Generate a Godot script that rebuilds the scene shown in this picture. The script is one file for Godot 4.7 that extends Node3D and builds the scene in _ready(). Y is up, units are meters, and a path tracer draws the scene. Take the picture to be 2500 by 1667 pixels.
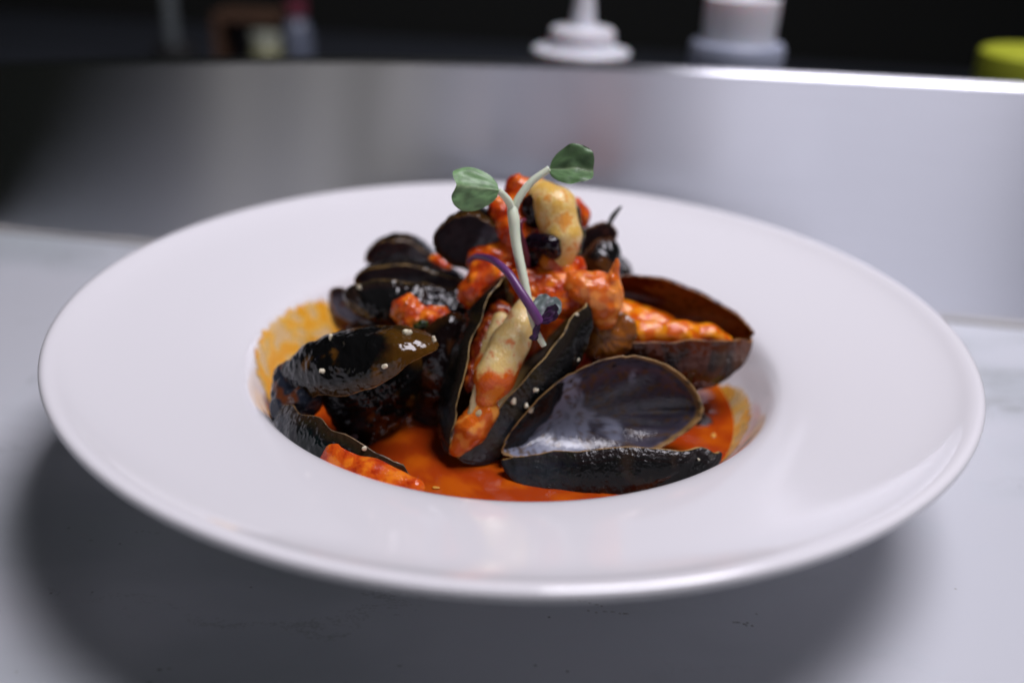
extends Node3D
# A white pasta plate of mussels in tomato broth on a marble kitchen counter.

var mats := {}
var noise_a := FastNoiseLite.new()
var noise_b := FastNoiseLite.new()
var rng := RandomNumberGenerator.new()
var taken := {}


# ---------------------------------------------------------------- helpers
func numbered(called: String) -> String:
	if not taken.has(called):
		taken[called] = 0
		return called
	taken[called] += 1
	return "%s_%03d" % [called, taken[called]]


func thing(called: String, label: String, category: String, at := Vector3.ZERO, group := "") -> Node3D:
	var o := Node3D.new()
	o.name = numbered(called)
	add_child(o)
	o.position = at
	o.set_meta("label", label)
	o.set_meta("category", category)
	if group != "":
		o.set_meta("group", group)
	return o


func solo(called: String, mesh: Mesh, m: Material, label: String, category: String, at := Vector3.ZERO, group := "") -> MeshInstance3D:
	var o := MeshInstance3D.new()
	o.name = numbered(called)
	o.mesh = mesh
	o.material_override = m
	add_child(o)
	o.position = at
	o.set_meta("label", label)
	o.set_meta("category", category)
	if group != "":
		o.set_meta("group", group)
	return o


func part(parent: Node3D, called: String, mesh: Mesh, m: Material, at := Vector3.ZERO) -> MeshInstance3D:
	var o := MeshInstance3D.new()
	o.name = called
	o.mesh = mesh
	o.material_override = m
	parent.add_child(o, true)
	o.position = at
	return o


func structure(called: String, mesh: Mesh, m: Material, at := Vector3.ZERO) -> MeshInstance3D:
	var o := MeshInstance3D.new()
	o.name = numbered(called)
	o.mesh = mesh
	o.material_override = m
	add_child(o)
	o.position = at
	o.set_meta("kind", "structure")
	return o


func lin(r: float, g: float, b: float) -> Color:
	return Color(r, g, b).linear_to_srgb()


func mat(called: String, color: Color, rough: float, metal := 0.0) -> StandardMaterial3D:
	var m := StandardMaterial3D.new()
	m.resource_name = called
	m.albedo_color = color
	m.roughness = rough
	m.metallic = metal
	mats[called] = m
	return m


func painted(called: String, rough: float, bump: Texture2D = null, depth := 0.0, tile := 40.0) -> StandardMaterial3D:
	var m := mat(called, Color.WHITE, rough)
	m.vertex_color_use_as_albedo = true
	if bump:
		m.heightmap_enabled = true
		m.heightmap_texture = bump
		m.heightmap_scale = depth
		m.uv1_triplanar = true
		m.uv1_scale = Vector3.ONE * tile
	return m


func noise_tex(kind: int, freq: float, octaves: int, s: int, size := 512) -> NoiseTexture2D:
	var n := FastNoiseLite.new()
	n.noise_type = kind
	n.frequency = freq
	n.fractal_octaves = octaves
	n.seed = s
	var t := NoiseTexture2D.new()
	t.width = size
	t.height = size
	t.seamless = true
	t.noise = n
	return t


# vertices, indices -> mesh with smooth normals; facing is a direction the first vertex must face, or ZERO for a closed body
func finish(v: PackedVector3Array, idx: PackedInt32Array, cols := PackedColorArray(), uvs := PackedVector2Array(), facing := Vector3.ZERO) -> ArrayMesh:
	var n := PackedVector3Array()
	n.resize(v.size())
	var volume := 0.0
	for i in range(0, idx.size(), 3):
		var a := v[idx[i]]
		var b := v[idx[i + 1]]
		var c := v[idx[i + 2]]
		var x := (c - a).cross(b - a)
		n[idx[i]] += x
		n[idx[i + 1]] += x
		n[idx[i + 2]] += x
		volume += a.dot(x)
	var flip := volume < 0.0
	if facing != Vector3.ZERO:
		flip = n[0].dot(facing) < 0.0
	for i in n.size():
		n[i] = (-n[i] if flip else n[i]).normalized()
	if flip:
		for i in range(0, idx.size(), 3):
			var k := idx[i + 1]
			idx[i + 1] = idx[i + 2]
			idx[i + 2] = k
	var arr := []
	arr.resize(Mesh.ARRAY_MAX)
	arr[Mesh.ARRAY_VERTEX] = v
	arr[Mesh.ARRAY_NORMAL] = n
	arr[Mesh.ARRAY_INDEX] = idx
	if cols.size():
		arr[Mesh.ARRAY_COLOR] = cols
	if uvs.size():
		arr[Mesh.ARRAY_TEX_UV] = uvs
	var m := ArrayMesh.new()
	m.add_surface_from_arrays(Mesh.PRIMITIVE_TRIANGLES, arr)
	return m


func grid_index(nu: int, nv: int, wrap: bool) -> PackedInt32Array:
	# nu rings of nv vertices
	var idx := PackedInt32Array()
	for i in nu - 1:
		for j in (nv if wrap else nv - 1):
			var a := i * nv + j
			var b := i * nv + (j + 1) % nv
			idx.append_array([a, b, a + nv, b, b + nv, a + nv])
	return idx


func smooth_profile(pts: Array, each: int) -> Array:
	var out := []
	for i in pts.size() - 1:
		var p0: Vector2 = pts[maxi(i - 1, 0)]
		var p1: Vector2 = pts[i]
		var p2: Vector2 = pts[i + 1]
		var p3: Vector2 = pts[mini(i + 2, pts.size() - 1)]
		for k in each:
			out.append(p1.cubic_interpolate(p2, p0, p3, float(k) / each))
	out.append(pts[-1])
	return out


func lathe(profile: Array, n := 64) -> ArrayMesh:
	var v := PackedVector3Array()
	for p in profile:
		for j in n:
			var a := TAU * j / n
			v.append(Vector3(maxf(p.x, 0.00001) * cos(a), p.y, maxf(p.x, 0.00001) * sin(a)))
	return finish(v, grid_index(profile.size(), n, true))


func rounded_box(size: Vector3, r: float) -> ArrayMesh:
	var st := SurfaceTool.new()
	st.begin(Mesh.PRIMITIVE_TRIANGLES)
	var m := SphereMesh.new()
	m.radial_segments = 16
	m.rings = 7
	m.radius = r
	m.height = 2 * r
	var arr := m.get_mesh_arrays()
	var v: PackedVector3Array = arr[Mesh.ARRAY_VERTEX]
	for i in v.size():
		var n: Vector3 = arr[Mesh.ARRAY_NORMAL][i]
		v[i] += Vector3(signf(n.x + 0.001), signf(n.y), signf(n.z + 0.001)) * (size / 2 - Vector3.ONE * r)
	return finish(v, arr[Mesh.ARRAY_INDEX])


# ---------------------------------------------------------------- mussel shells
func outline(phi: float, length: float, a: float, b: float) -> Vector2:
	var t := (1.0 - cos(phi)) / 2.0
	var g := pow(maxf(sin(PI * pow(t, 1.3)), 0.0), 0.52)
	return Vector2(length * t, (a if sin(phi) >= 0.0 else -b) * g)


# look: {base, patch, patch_at, worn, inner, nacre, nacre_at, lip}
func valve(parent: Node3D, from: Vector3, to: Vector3, side: Vector3, bulge_side: float, bulge_other: float, depth: float, outward: Vector3, look: Dictionary, s: int, rings := 30, around := 104) -> MeshInstance3D:
	var x := (to - from).normalized()
	var length := from.distance_to(to)
	if side == Vector3.ZERO:   # the rim lies square to the outward direction; the upper half of it is the «side»
		side = from + (outward - x * outward.dot(x)).cross(x)
		if (side - from).y < 0.0:
			side = from * 2.0 - side
	var z := x.cross(side - from).normalized()
	var y := z.cross(x)
	if y.dot(side - from) < 0.0:
		y = -y
	z = x.cross(y)
	var down := 1.0 if z.dot(outward) >= 0.0 else -1.0   # convex along +z or -z of the frame
	var apex := Vector2(length * 0.40, (bulge_side - bulge_other) * 0.42)
	var width := (bulge_side + bulge_other) * 0.5
	var vo := PackedVector3Array()
	var co := PackedColorArray()
	var vi := PackedVector3Array()
	var ci := PackedColorArray()
	var vr := PackedVector3Array()
	var cr := PackedColorArray()
	var off := Vector3(s * 1.7, s * 0.9, s * 2.3)
	var base: Color = look.base
	var patch: Color = look.patch
	var worn: Color = look.worn
	var inner: Color = look.inner
	var nacre: Color = look.nacre
	var lip: Color = look.lip
	for i in rings:
		var k := sin(float(i) / (rings - 1) * PI / 2)
		for j in around:
			var phi := TAU * j / around
			var rim := outline(phi, length, bulge_side, bulge_other)
			var q := apex + (rim - apex) * k
			var here := Vector3(q.x, q.y, 0) * 100.0 + off
			var edge_wave := noise_a.get_noise_3dv(Vector3(cos(phi), sin(phi), 0) * 2.2 + off) * 0.0012 * k * k
			var fine_wave := noise_b.get_noise_3dv(Vector3(cos(phi), sin(phi), 0) * 9.0 + off) * 0.0005 * k * k
			q += (rim - apex).normalized() * fine_wave
			var h := pow(maxf(1.0 - pow(k, 2.3), 0.0), 0.56)
			# beak: the shell is fuller near the hinge end
			var fuller := 1.0 + 0.25 * (1.0 - q.x / length) * (1.0 - k)
			var grow := Vector2(q.x / length, (q.y) / (width * 3.2)).length()
			var bumpy: float = noise_a.get_noise_3dv(here * 1.3) * 0.0007 + noise_b.get_noise_3dv(here * 2.2) * 0.00028 * look.get("rough", 1.0)
			var ridge := sin(grow * 60.0 + noise_a.get_noise_3dv(here * 0.5) * 6.0) * 0.00012
			var hh := depth * h * fuller
			vo.append(Vector3(q.x, q.y, down * (hh + (bumpy + ridge) * minf(1.0, h * 1.6) + edge_wave)))
			var f := noise_a.get_noise_3dv(here * 0.9 + Vector3(40, 0, 0)) * 0.7 + noise_b.get_noise_3dv(here * 1.6) * 0.4
			var c: Color = base.lerp(patch, smoothstep(look.patch_at, look.patch_at + 0.16, f))
			var w := smoothstep(0.34, 0.05, q.x / length + noise_a.get_noise_3dv(here * 1.2) * 0.16)
			c = c.lerp(worn, w * look.get("worn_most", 0.7) * (0.55 + 0.45 * noise_b.get_noise_3dv(here * 3.0)))
			c = c.lerp(patch, 0.5 * smoothstep(0.93, 1.0, k))
			if look.has("tip"):
				c = c.lerp(look.tip, 0.85 * smoothstep(0.74, 0.86, q.x / length + 0.12 * f))
			co.append(c)
			# lining
			var qi := apex + (rim - apex) * k * 0.968
			qi += (rim - apex).normalized() * fine_wave
			vi.append(Vector3(qi.x, qi.y, down * (hh * 0.93 - 0.0004 * (1.0 - k) + edge_wave + 0.0004 * k)))
			var g := noise_a.get_noise_3dv(here * 0.7 + Vector3(0, 33, 0)) * 0.5 + noise_b.get_noise_3dv(here * 1.9 + Vector3(9, 0, 0)) * 0.35
			# pearly lining, and the purple brown pigment of the broad end with its ragged border
			var d: Color = nacre.lerp(inner, smoothstep(-0.05, 0.05, q.x / length - (1.0 - look.nacre_at) + g * 0.45))
			d = d.lerp(d * 0.6, smoothstep(0.1, 0.45, noise_b.get_noise_3dv(here * 2.6 + Vector3(0, 0, 17))))
			if look.has("spots"):
				d = d.lerp(look.spots, smoothstep(0.26, 0.40, noise_b.get_noise_3dv(here * 3.3 + Vector3(5, 5, 0)) + 0.35 * g) * 0.8)
			d = d.lerp(lip, 0.85 * smoothstep(0.978, 0.997, k))
			ci.append(d)
	# lip: a thin rounded band from the outer edge to the lining's edge
	for i in 5:
		var k := float(i) / 4.0
		for j in around:
			var phi := TAU * j / around
			var rim := outline(phi, length, bulge_side, bulge_other)
			var a := vo[(rings - 1) * around + j]
			var b := vi[(rings - 1) * around + j]
			var p := a.lerp(b, k) - Vector3(0, 0, down) * sin(k * PI) * 0.00055 + (b - a) * 0.0
			p += Vector3(0, 0, 1) * noise_b.get_noise_3dv(Vector3(rim.x, rim.y, 0) * 700.0 + off) * 0.00025 * sin(k * PI)
			vr.append(p)
			var n := noise_b.get_noise_3dv(Vector3(rim.x, rim.y, 0) * 350.0 + off)
			cr.append(lip.lerp(patch.lerp(base, 0.4), smoothstep(-0.05, 0.55, n)))
	var out_face := Vector3(0, 0, down)
	var t := Transform3D(Basis(x, y, z), from)
	var shell := part(parent, "shell_valve", finish(vo, grid_index(rings, around, true), co, PackedVector2Array(), out_face), mats[look.get("skin", "shell")])
	shell.transform = Transform3D(t.basis, t.origin - parent.position)
	var li := grid_index(rings, around, true)
	part(shell, "inner_lining", finish(vi, li, ci, PackedVector2Array(), -out_face), mats.lining)
	part(shell, "shell_rim", finish(vr, grid_index(5, around, true), cr, PackedVector2Array(), (Vector3(vr[0].x, vr[0].y, 0) - Vector3(apex.x, apex.y, 0)).normalized() * 0.3 - out_face), mats.lip)
	return shell


# ---------------------------------------------------------------- soft lumps (tapered capsules joined by a smooth minimum, meshed as surface nets)
func lump(caps: Array, cell: float, blend: float, rough: float, freq: float, s: int, paint: Callable, sharp := 0.0) -> ArrayMesh:
	var lo := Vector3.ONE * 1e9
	var hi := -lo
	for c in caps:
		lo = lo.min(c[0] - Vector3.ONE * c[2]).min(c[1] - Vector3.ONE * c[3])
		hi = hi.max(c[0] + Vector3.ONE * c[2]).max(c[1] + Vector3.ONE * c[3])
	lo -= Vector3.ONE * (cell * 2.5 + rough * 1.5)
	hi += Vector3.ONE * (cell * 2.5 + rough * 1.5)
	var size := Vector3i(((hi - lo) / cell).ceil()) + Vector3i.ONE
	var nx := size.x
	var ny := size.y
	var nz := size.z
	var field := PackedFloat32Array()
	field.resize(nx * ny * nz)
	var off := Vector3(s * 3.1, s * 1.3, s * 0.7)
	var at := 0
	for k in nz:
		for j in ny:
			for i in nx:
				var p := lo + Vector3(i, j, k) * cell
				var d := 1e9
				for c in caps:
					var ab: Vector3 = c[1] - c[0]
					var t := clampf((p - c[0]).dot(ab) / maxf(ab.length_squared(), 1e-12), 0.0, 1.0)
					var e: float = p.distance_to(c[0] + ab * t) - lerpf(c[2], c[3], t)
					var h := maxf(blend - absf(d - e), 0.0) / blend
					d = minf(d, e) - h * h * blend * 0.25
				if absf(d) < cell * 3.0 + rough * 2.0:
					var n := noise_a.get_noise_3dv(p * freq + off)
					if sharp > 0.0:
						n = lerpf(n, 0.35 - absf(n) * 2.2, sharp)
					d += rough * 0.55 * (n + 0.3 * noise_b.get_noise_3dv(p * freq * 1.2 + off))
				field[at] = d
				at += 1
	var v := PackedVector3Array()
	var idx := PackedInt32Array()
	var cols := PackedColorArray()
	var made := PackedInt32Array()
	made.resize(nx * ny * nz)
	made.fill(-1)
	var sx := 1
	var sy := nx
	var sz := nx * ny
	var corner := [0, sx, sy, sx + sy, sz, sx + sz, sy + sz, sx + sy + sz]
	var where := [Vector3(0, 0, 0), Vector3(1, 0, 0), Vector3(0, 1, 0), Vector3(1, 1, 0), Vector3(0, 0, 1), Vector3(1, 0, 1), Vector3(0, 1, 1), Vector3(1, 1, 1)]
	var edges := [[0, 1], [2, 3], [4, 5], [6, 7], [0, 2], [1, 3], [4, 6], [5, 7], [0, 4], [1, 5], [2, 6], [3, 7]]
	for k in nz - 1:
		for j in ny - 1:
			for i in nx - 1:
				var o := i + j * sy + k * sz
				var f0 := field[o]
				if absf(f0) > cell * 2.5 + rough:
					continue
				var sum := Vector3.ZERO
				var n := 0
				for e in edges:
					var fa := field[o + corner[e[0]]]
					var fb := field[o + corner[e[1]]]
					if (fa < 0.0) != (fb < 0.0):
						var wa: Vector3 = where[e[0]]
						var wb: Vector3 = where[e[1]]
						sum += wa.lerp(wb, fa / (fa - fb))
						n += 1
				if n:
					made[o] = v.size()
					var p := lo + (Vector3(i, j, k) + sum / n) * cell
					v.append(p)
					cols.append(paint.call(p))
	for k in range(1, nz - 1):
		for j in range(1, ny - 1):
			for i in range(1, nx - 1):
				var o := i + j * sy + k * sz
				var f0 := field[o]
				if absf(f0) > cell * 2.5 + rough:
					continue
				for axis in 3:
					var st: int = [sx, sy, sz][axis]
					var f1 := field[o + st]
					if (f0 < 0.0) == (f1 < 0.0):
						continue
					var p: int = [sy, sz, sx][axis]
					var q: int = [sz, sx, sy][axis]
					var a := made[o]
					var b := made[o - p]
					var c := made[o - p - q]
					var d := made[o - q]
					if a < 0 or b < 0 or c < 0 or d < 0:
						continue
					if f0 < 0.0:
						idx.append_array([a, b, c, a, c, d])
					else:
						idx.append_array([a, c, b, a, d, c])
	return finish(v, idx, cols)


func cap(a: Vector3, b: Vector3, ra: float, rb: float) -> Array:
	return [a, b, ra, rb]


func ball(a: Vector3, r: float) -> Array:
	return [a, a + Vector3(0.0001, 0, 0), r, r]


func shifted(caps: Array, by: Vector3) -> Array:
	var out := []
	for c in caps:
		out.append([c[0] - by, c[1] - by, c[2], c[3]])
	return out


func middle(caps: Array) -> Vector3:
	var lo := Vector3.ONE * 1e9
	var hi := -lo
	for c in caps:
		lo = lo.min(c[0]).min(c[1])
		hi = hi.max(c[0]).max(c[1])
	return (lo + hi) / 2


func tomato_paint(s: int) -> Callable:
	return func(p: Vector3) -> Color:
		var n := noise_a.get_noise_3dv(p * 170.0 + Vector3(s, 0, s)) * 0.8 + noise_b.get_noise_3dv(p * 420.0) * 0.4
		var c := Color(0.62, 0.088, 0.010).lerp(Color(0.42, 0.032, 0.007), smoothstep(0.05, 0.5, n))
		return c.lerp(Color(0.80, 0.20, 0.015), smoothstep(-0.05, -0.5, n))


func meat_paint(s: int, stain: float) -> Callable:
	return func(p: Vector3) -> Color:
		var n := noise_a.get_noise_3dv(p * 130.0 + Vector3(s, s, 0)) * 0.8 + noise_b.get_noise_3dv(p * 380.0) * 0.5
		var c := Color(0.76, 0.46, 0.10).lerp(Color(0.82, 0.60, 0.24), smoothstep(-0.3, 0.2, n))
		return c.lerp(Color(0.72, 0.26, 0.025), 0.85 * smoothstep(stain - 0.08, stain + 0.42, n))


func tomato(called: String, label: String, caps: Array, s: int, cell := 0.0006, rough := 0.0011, freq := 190.0, blend := 0.003, skin := "tomato", paint = null, sharp := 0.0, category := "tomato", group := "tomato pieces in the broth") -> MeshInstance3D:
	var at := middle(caps)
	if paint == null:
		paint = tomato_paint(s)
	return solo(called, lump(shifted(caps, at), cell, blend, rough, freq, s, paint, sharp), mats[skin], label, category, at, group)


# ---------------------------------------------------------------- stems and leaves
func tube(points: Array, radii: Array, sides := 12, each := 8) -> ArrayMesh:
	var pts := []
	var rad := []
	for i in points.size() - 1:
		var p0: Vector3 = points[maxi(i - 1, 0)]
		var p1: Vector3 = points[i]
		var p2: Vector3 = points[i + 1]
		var p3: Vector3 = points[mini(i + 2, points.size() - 1)]
		for k in each:
			pts.append(p1.cubic_interpolate(p2, p0, p3, float(k) / each))
			rad.append(lerpf(radii[i], radii[i + 1], float(k) / each))
	pts.append(points[-1])
	rad.append(radii[-1])
	var v := PackedVector3Array()
	var u := Vector3(0.3, 0.1, 1).normalized()
	for i in pts.size():
		var d: Vector3 = (pts[mini(i + 1, pts.size() - 1)] - pts[maxi(i - 1, 0)]).normalized()
		u = (u - d * u.dot(d)).normalized()
		var w := d.cross(u)
		for j in sides:
			var a := TAU * j / sides
			v.append(pts[i] + (u * cos(a) + w * sin(a)) * rad[i])
	var idx := grid_index(pts.size(), sides, true)
	for e in [0, (pts.size() - 1) * sides]:
		for j in range(1, sides - 1):
			if e == 0:
				idx.append_array([0, j + 1, j])
			else:
				idx.append_array([e, e + j, e + j + 1])
	return finish(v, idx)


# a notched seed leaf: base, direction of its midrib, direction across, length, half width, cup (edges up), curl (tip up), fold
func leaf(base: Vector3, along: Vector3, across: Vector3, length: float, half: float, cup: float, curl: float, roll: float, upper: Color, lower: Color, rib: Color, s: int) -> ArrayMesh:
	along = along.normalized()
	across = (across - along * across.dot(along)).normalized()
	var up := along.cross(across).normalized()
	var nu := 26
	var nv := 31
	var v := PackedVector3Array()
	var cols := PackedColorArray()
	for face in 2:
		for i in nu:
			var u := float(i) / (nu - 1)
			for j in nv:
				var w := float(j) / (nv - 1) * 2.0 - 1.0
				var a := absf(w)
				var top := 0.96 + 0.20 * pow(a, 1.3) - 0.36 * pow(a, 2.8)
				var x := length * u * top
				var y := half * w * pow(u, 0.48) * (1.0 - 0.32 * a * pow(u, 3.0))
				var bend := cup * half * pow(a, 1.25) * pow(u, 0.8) + curl * length * u * u + roll * half * w * u
				bend += 0.0011 * noise_a.get_noise_3dv(Vector3(u * 2.2, w * 1.7, s)) * u - 0.45 * half * pow(maxf(a - 0.45, 0.0), 2.0) * u - 0.25 * half * pow(maxf(u - 0.55, 0.0), 2.0)
				bend -= 0.0003 * exp(-a * 14.0) * (1.0 - u)
				var thick := 0.00022 * (1.0 - pow(u, 8.0)) * (1.0 - pow(a, 8.0)) * (1.0 if face == 0 else -1.0)
				v.append(base + along * x + across * y + up * (bend + thick))
				var c := upper if face == 0 else lower
				var vein := exp(-a * 16.0) * 0.6 + 0.25 * exp(-absf(sin((u - a * 0.7) * 9.0)) * 9.0) * (1.0 - a)
				c = c.lerp(rib, clampf(vein, 0.0, 0.7))
				c = c.lerp(c * 0.7, smoothstep(0.0, 0.5, noise_a.get_noise_3dv(Vector3(u * 4.0, w * 4.0, s + 7.0))))
				cols.append(c)
	var idx := PackedInt32Array()
	var one := grid_index(nu, nv, false)
	for i in one:
		idx.append(i)
	for i in range(0, one.size(), 3):
		idx.append_array([one[i] + nu * nv, one[i + 2] + nu * nv, one[i + 1] + nu * nv])
	return finish(v, idx, cols)


# ---------------------------------------------------------------- the scene
func _ready() -> void:
	rng.seed = 7
	noise_a.noise_type = FastNoiseLite.TYPE_SIMPLEX_SMOOTH
	noise_a.frequency = 1.0
	noise_a.seed = 11
	noise_a.fractal_type = FastNoiseLite.FRACTAL_NONE
	noise_b.noise_type = FastNoiseLite.TYPE_SIMPLEX
	noise_b.frequency = 1.0
	noise_b.fractal_octaves = 3
	noise_b.seed = 5
	camera_and_light()
	materials()
	setting()
	plate()
	mussels()
	tomatoes()
	greens()
	garlic()
	background()


func camera_and_light() -> void:
	var cam := Camera3D.new()
	cam.name = "camera"
	add_child(cam)
	cam.position = Vector3(-0.00055, 0.19157, 0.31589)
	cam.basis = Basis(Vector3(0.99909, 0.03853, -0.01820), Vector3(-0.04261, 0.90335, -0.42679), Vector3(0.0, 0.42718, 0.90417)).orthonormalized()
	var lens := CameraAttributesPhysical.new()
	lens.frustum_focal_length = 35.0
	lens.frustum_focus_distance = 0.292
	lens.exposure_aperture = 4.0
	cam.attributes = lens
	cam.fov = 37.86
	cam.near = 0.02
	cam.far = 20.0
	cam.current = true
	var we := WorldEnvironment.new()
	we.name = "environment"
	var e := Environment.new()
	e.background_mode = Environment.BG_COLOR
	e.background_color = lin(0.0075, 0.0082, 0.0072)
	e.tonemap_mode = Environment.TONE_MAPPER_LINEAR
	e.tonemap_exposure = 1.0
	e.sdfgi_enabled = true
	e.ssao_enabled = true
	e.ssil_enabled = true
	we.environment = e
	add_child(we)
	# the ceiling panel over the counter, to the right
	lamp("ceiling_light", Vector3(0.34, 1.15, -0.04), Vector3(0.0, 0.03, 0.0), Vector2(0.5, 0.5), 1.55, Color(0.975, 0.958, 1.0), 0.9,
		"square white ceiling light panel above the counter", "ceiling light")
	# the tall window behind the camera that the brushed steel mirrors
	lamp("window", Vector3(-0.02, 0.85, 2.4), Vector3(-0.02, 0.85, 0.0), Vector2(1.84, 1.3), 0.25, Color(0.93, 0.93, 1.0), 0.4,
		"wide bright window facing the steel upstand", "window")
	for x in [-1.14, -1.42, -1.74]:
		lamp("narrow_window", Vector3(x, 0.85, 2.4), Vector3(x, 0.85, 0.0), Vector2(0.11, 1.3), 0.03, Color(1.0, 0.97, 0.92), 0.4,
			"narrow window slit beside the wide window facing the steel upstand", "window", "narrow window slits")


func lamp(called: String, at: Vector3, target: Vector3, size: Vector2, energy: float, color: Color, glow: float, label: String, category: String, group := "") -> void:
	var o := thing(called, label, category, at, group)
	o.look_at_from_position(at, target, Vector3.UP if absf((target - at).normalized().y) < 0.95 else Vector3.FORWARD)
	var m := mat(called + "_glow", Color(0.8, 0.8, 0.8), 0.6)
	m.emission_enabled = true
	m.emission = color
	m.emission_energy_multiplier = glow
	var pane := BoxMesh.new()
	pane.size = Vector3(size.x, size.y, 0.012)
	part(o, "glowing_pane", pane, m, Vector3(0, 0, 0.012))
	var fm := mat(called + "_frame", lin(0.5, 0.5, 0.5), 0.5)
	for k in 4:
		var bar := BoxMesh.new()
		bar.size = Vector3(size.x + 0.06, 0.03, 0.03) if k < 2 else Vector3(0.03, size.y, 0.03)
		var s := 1.0 if k % 2 == 0 else -1.0
		part(o, "frame_bar", bar, fm, Vector3(0, s * (size.y / 2 + 0.015), 0.012) if k < 2 else Vector3(s * (size.x / 2 + 0.015), 0, 0.012))
	var l := AreaLight3D.new()
	l.name = called + "_light"
	l.area_size = size
	l.light_energy = energy
	l.light_color = color
	l.shadow_enabled = true
	l.area_range = 8.0
	o.add_child(l)
	l.position = Vector3(0, 0, -0.002)


func materials() -> void:
	var bumps := noise_tex(FastNoiseLite.TYPE_SIMPLEX_SMOOTH, 0.03, 3, 3)
	var knobs := noise_tex(FastNoiseLite.TYPE_SIMPLEX_SMOOTH, 0.022, 2, 14)
	var grain := noise_tex(FastNoiseLite.TYPE_CELLULAR, 0.05, 2, 8)
	var shell := painted("shell", 0.14, knobs, 0.055, 26.0)
	var dull := painted("shell_dull", 0.26, bumps, 0.028, 30.0)
	dull.metallic_specular = 0.42
	shell.metallic_specular = 0.42
	painted("lining", 0.2, bumps, 0.012, 50.0)
	painted("lip", 0.4, bumps, 0.02, 120.0)
	var t := painted("tomato", 0.14, grain, 0.018, 60.0)
	t.subsurf_scatter_enabled = true
	t.subsurf_scatter_strength = 0.12
	t.metallic_specular = 0.5
	var me := painted("meat", 0.20, bumps, 0.022, 60.0)
	me.subsurf_scatter_enabled = true
	me.subsurf_scatter_strength = 0.12
	var lf := painted("leaf", 0.42, bumps, 0.008, 120.0)
	lf.backlight_enabled = true
	lf.backlight = Color(0.55, 0.6, 0.5)
	var st := mat("pale_stem", lin(0.68, 0.72, 0.55), 0.4)
	st.subsurf_scatter_enabled = true
	st.subsurf_scatter_strength = 0.1
	mat("purple_stem", lin(0.13, 0.04, 0.15), 0.35)
	mat("plum_stem", lin(0.14, 0.02, 0.05), 0.35)
	mat("dark_green", lin(0.012, 0.03, 0.022), 0.5)
	var g := mat("garlic", lin(0.72, 0.62, 0.45), 0.35)
	g.subsurf_scatter_enabled = true
	g.subsurf_scatter_strength = 0.1
	mat("garlic_oily", lin(0.62, 0.30, 0.04), 0.3)
	var p := mat("porcelain", lin(0.80, 0.79, 0.81), 0.10)
	p.clearcoat_enabled = true
	p.clearcoat = 0.5
	p.clearcoat_roughness = 0.05


func marble_image() -> ImageTexture:
	var n := 1100
	var im := Image.create(n, n, false, Image.FORMAT_RGB8)
	var f := FastNoiseLite.new()
	f.noise_type = FastNoiseLite.TYPE_SIMPLEX_SMOOTH
	f.frequency = 0.004
	f.fractal_octaves = 5
	f.seed = 21
	var v := FastNoiseLite.new()
	v.noise_type = FastNoiseLite.TYPE_SIMPLEX_SMOOTH
	v.frequency = 0.006
	v.fractal_octaves = 4
	v.seed = 4
	v.domain_warp_enabled = true
	v.domain_warp_amplitude = 40.0
	for j in n:
		for i in n:
			var a := f.get_noise_2d(i * 0.46, j * 1.05)
			var b := absf(v.get_noise_2d(i * 0.4, j * 1.0))
			var c := Color(0.765, 0.775, 0.795).lerp(Color(0.69, 0.71, 0.725), smoothstep(-0.1, 0.5, a))
			c = c.lerp(Color(0.57, 0.58, 0.58), 0.6 * smoothstep(0.035, 0.0, b) * smoothstep(-0.2, 0.3, a))
			im.set_pixel(i, j, c)
	# mineral specks, single or in loose strings along the grain
	for k in 420:
		var x := rng.randf_range(6, n - 30)
		var y := rng.randf_range(6, n - 7)
		var dark := rng.randf_range(0.2, 0.55)
		for q in (1 if k % 4 else rng.randi_range(3, 8)):
			var a := clampi(int(x), 0, n - 2)
			var b := clampi(int(y), 0, n - 2)
			im.set_pixel(a, b, im.get_pixel(a, b).lerp(Color(dark, dark, dark * 0.95), rng.randf_range(0.35, 0.9)))
			if rng.randf() < 0.4:
				im.set_pixel(a + 1, b, im.get_pixel(a + 1, b).lerp(Color(dark, dark, dark * 0.95), 0.4))
			x += rng.randf_range(0.5, 4.0)
			y += rng.randf_range(-1.2, 1.2)
	return ImageTexture.create_from_image(im)


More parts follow.
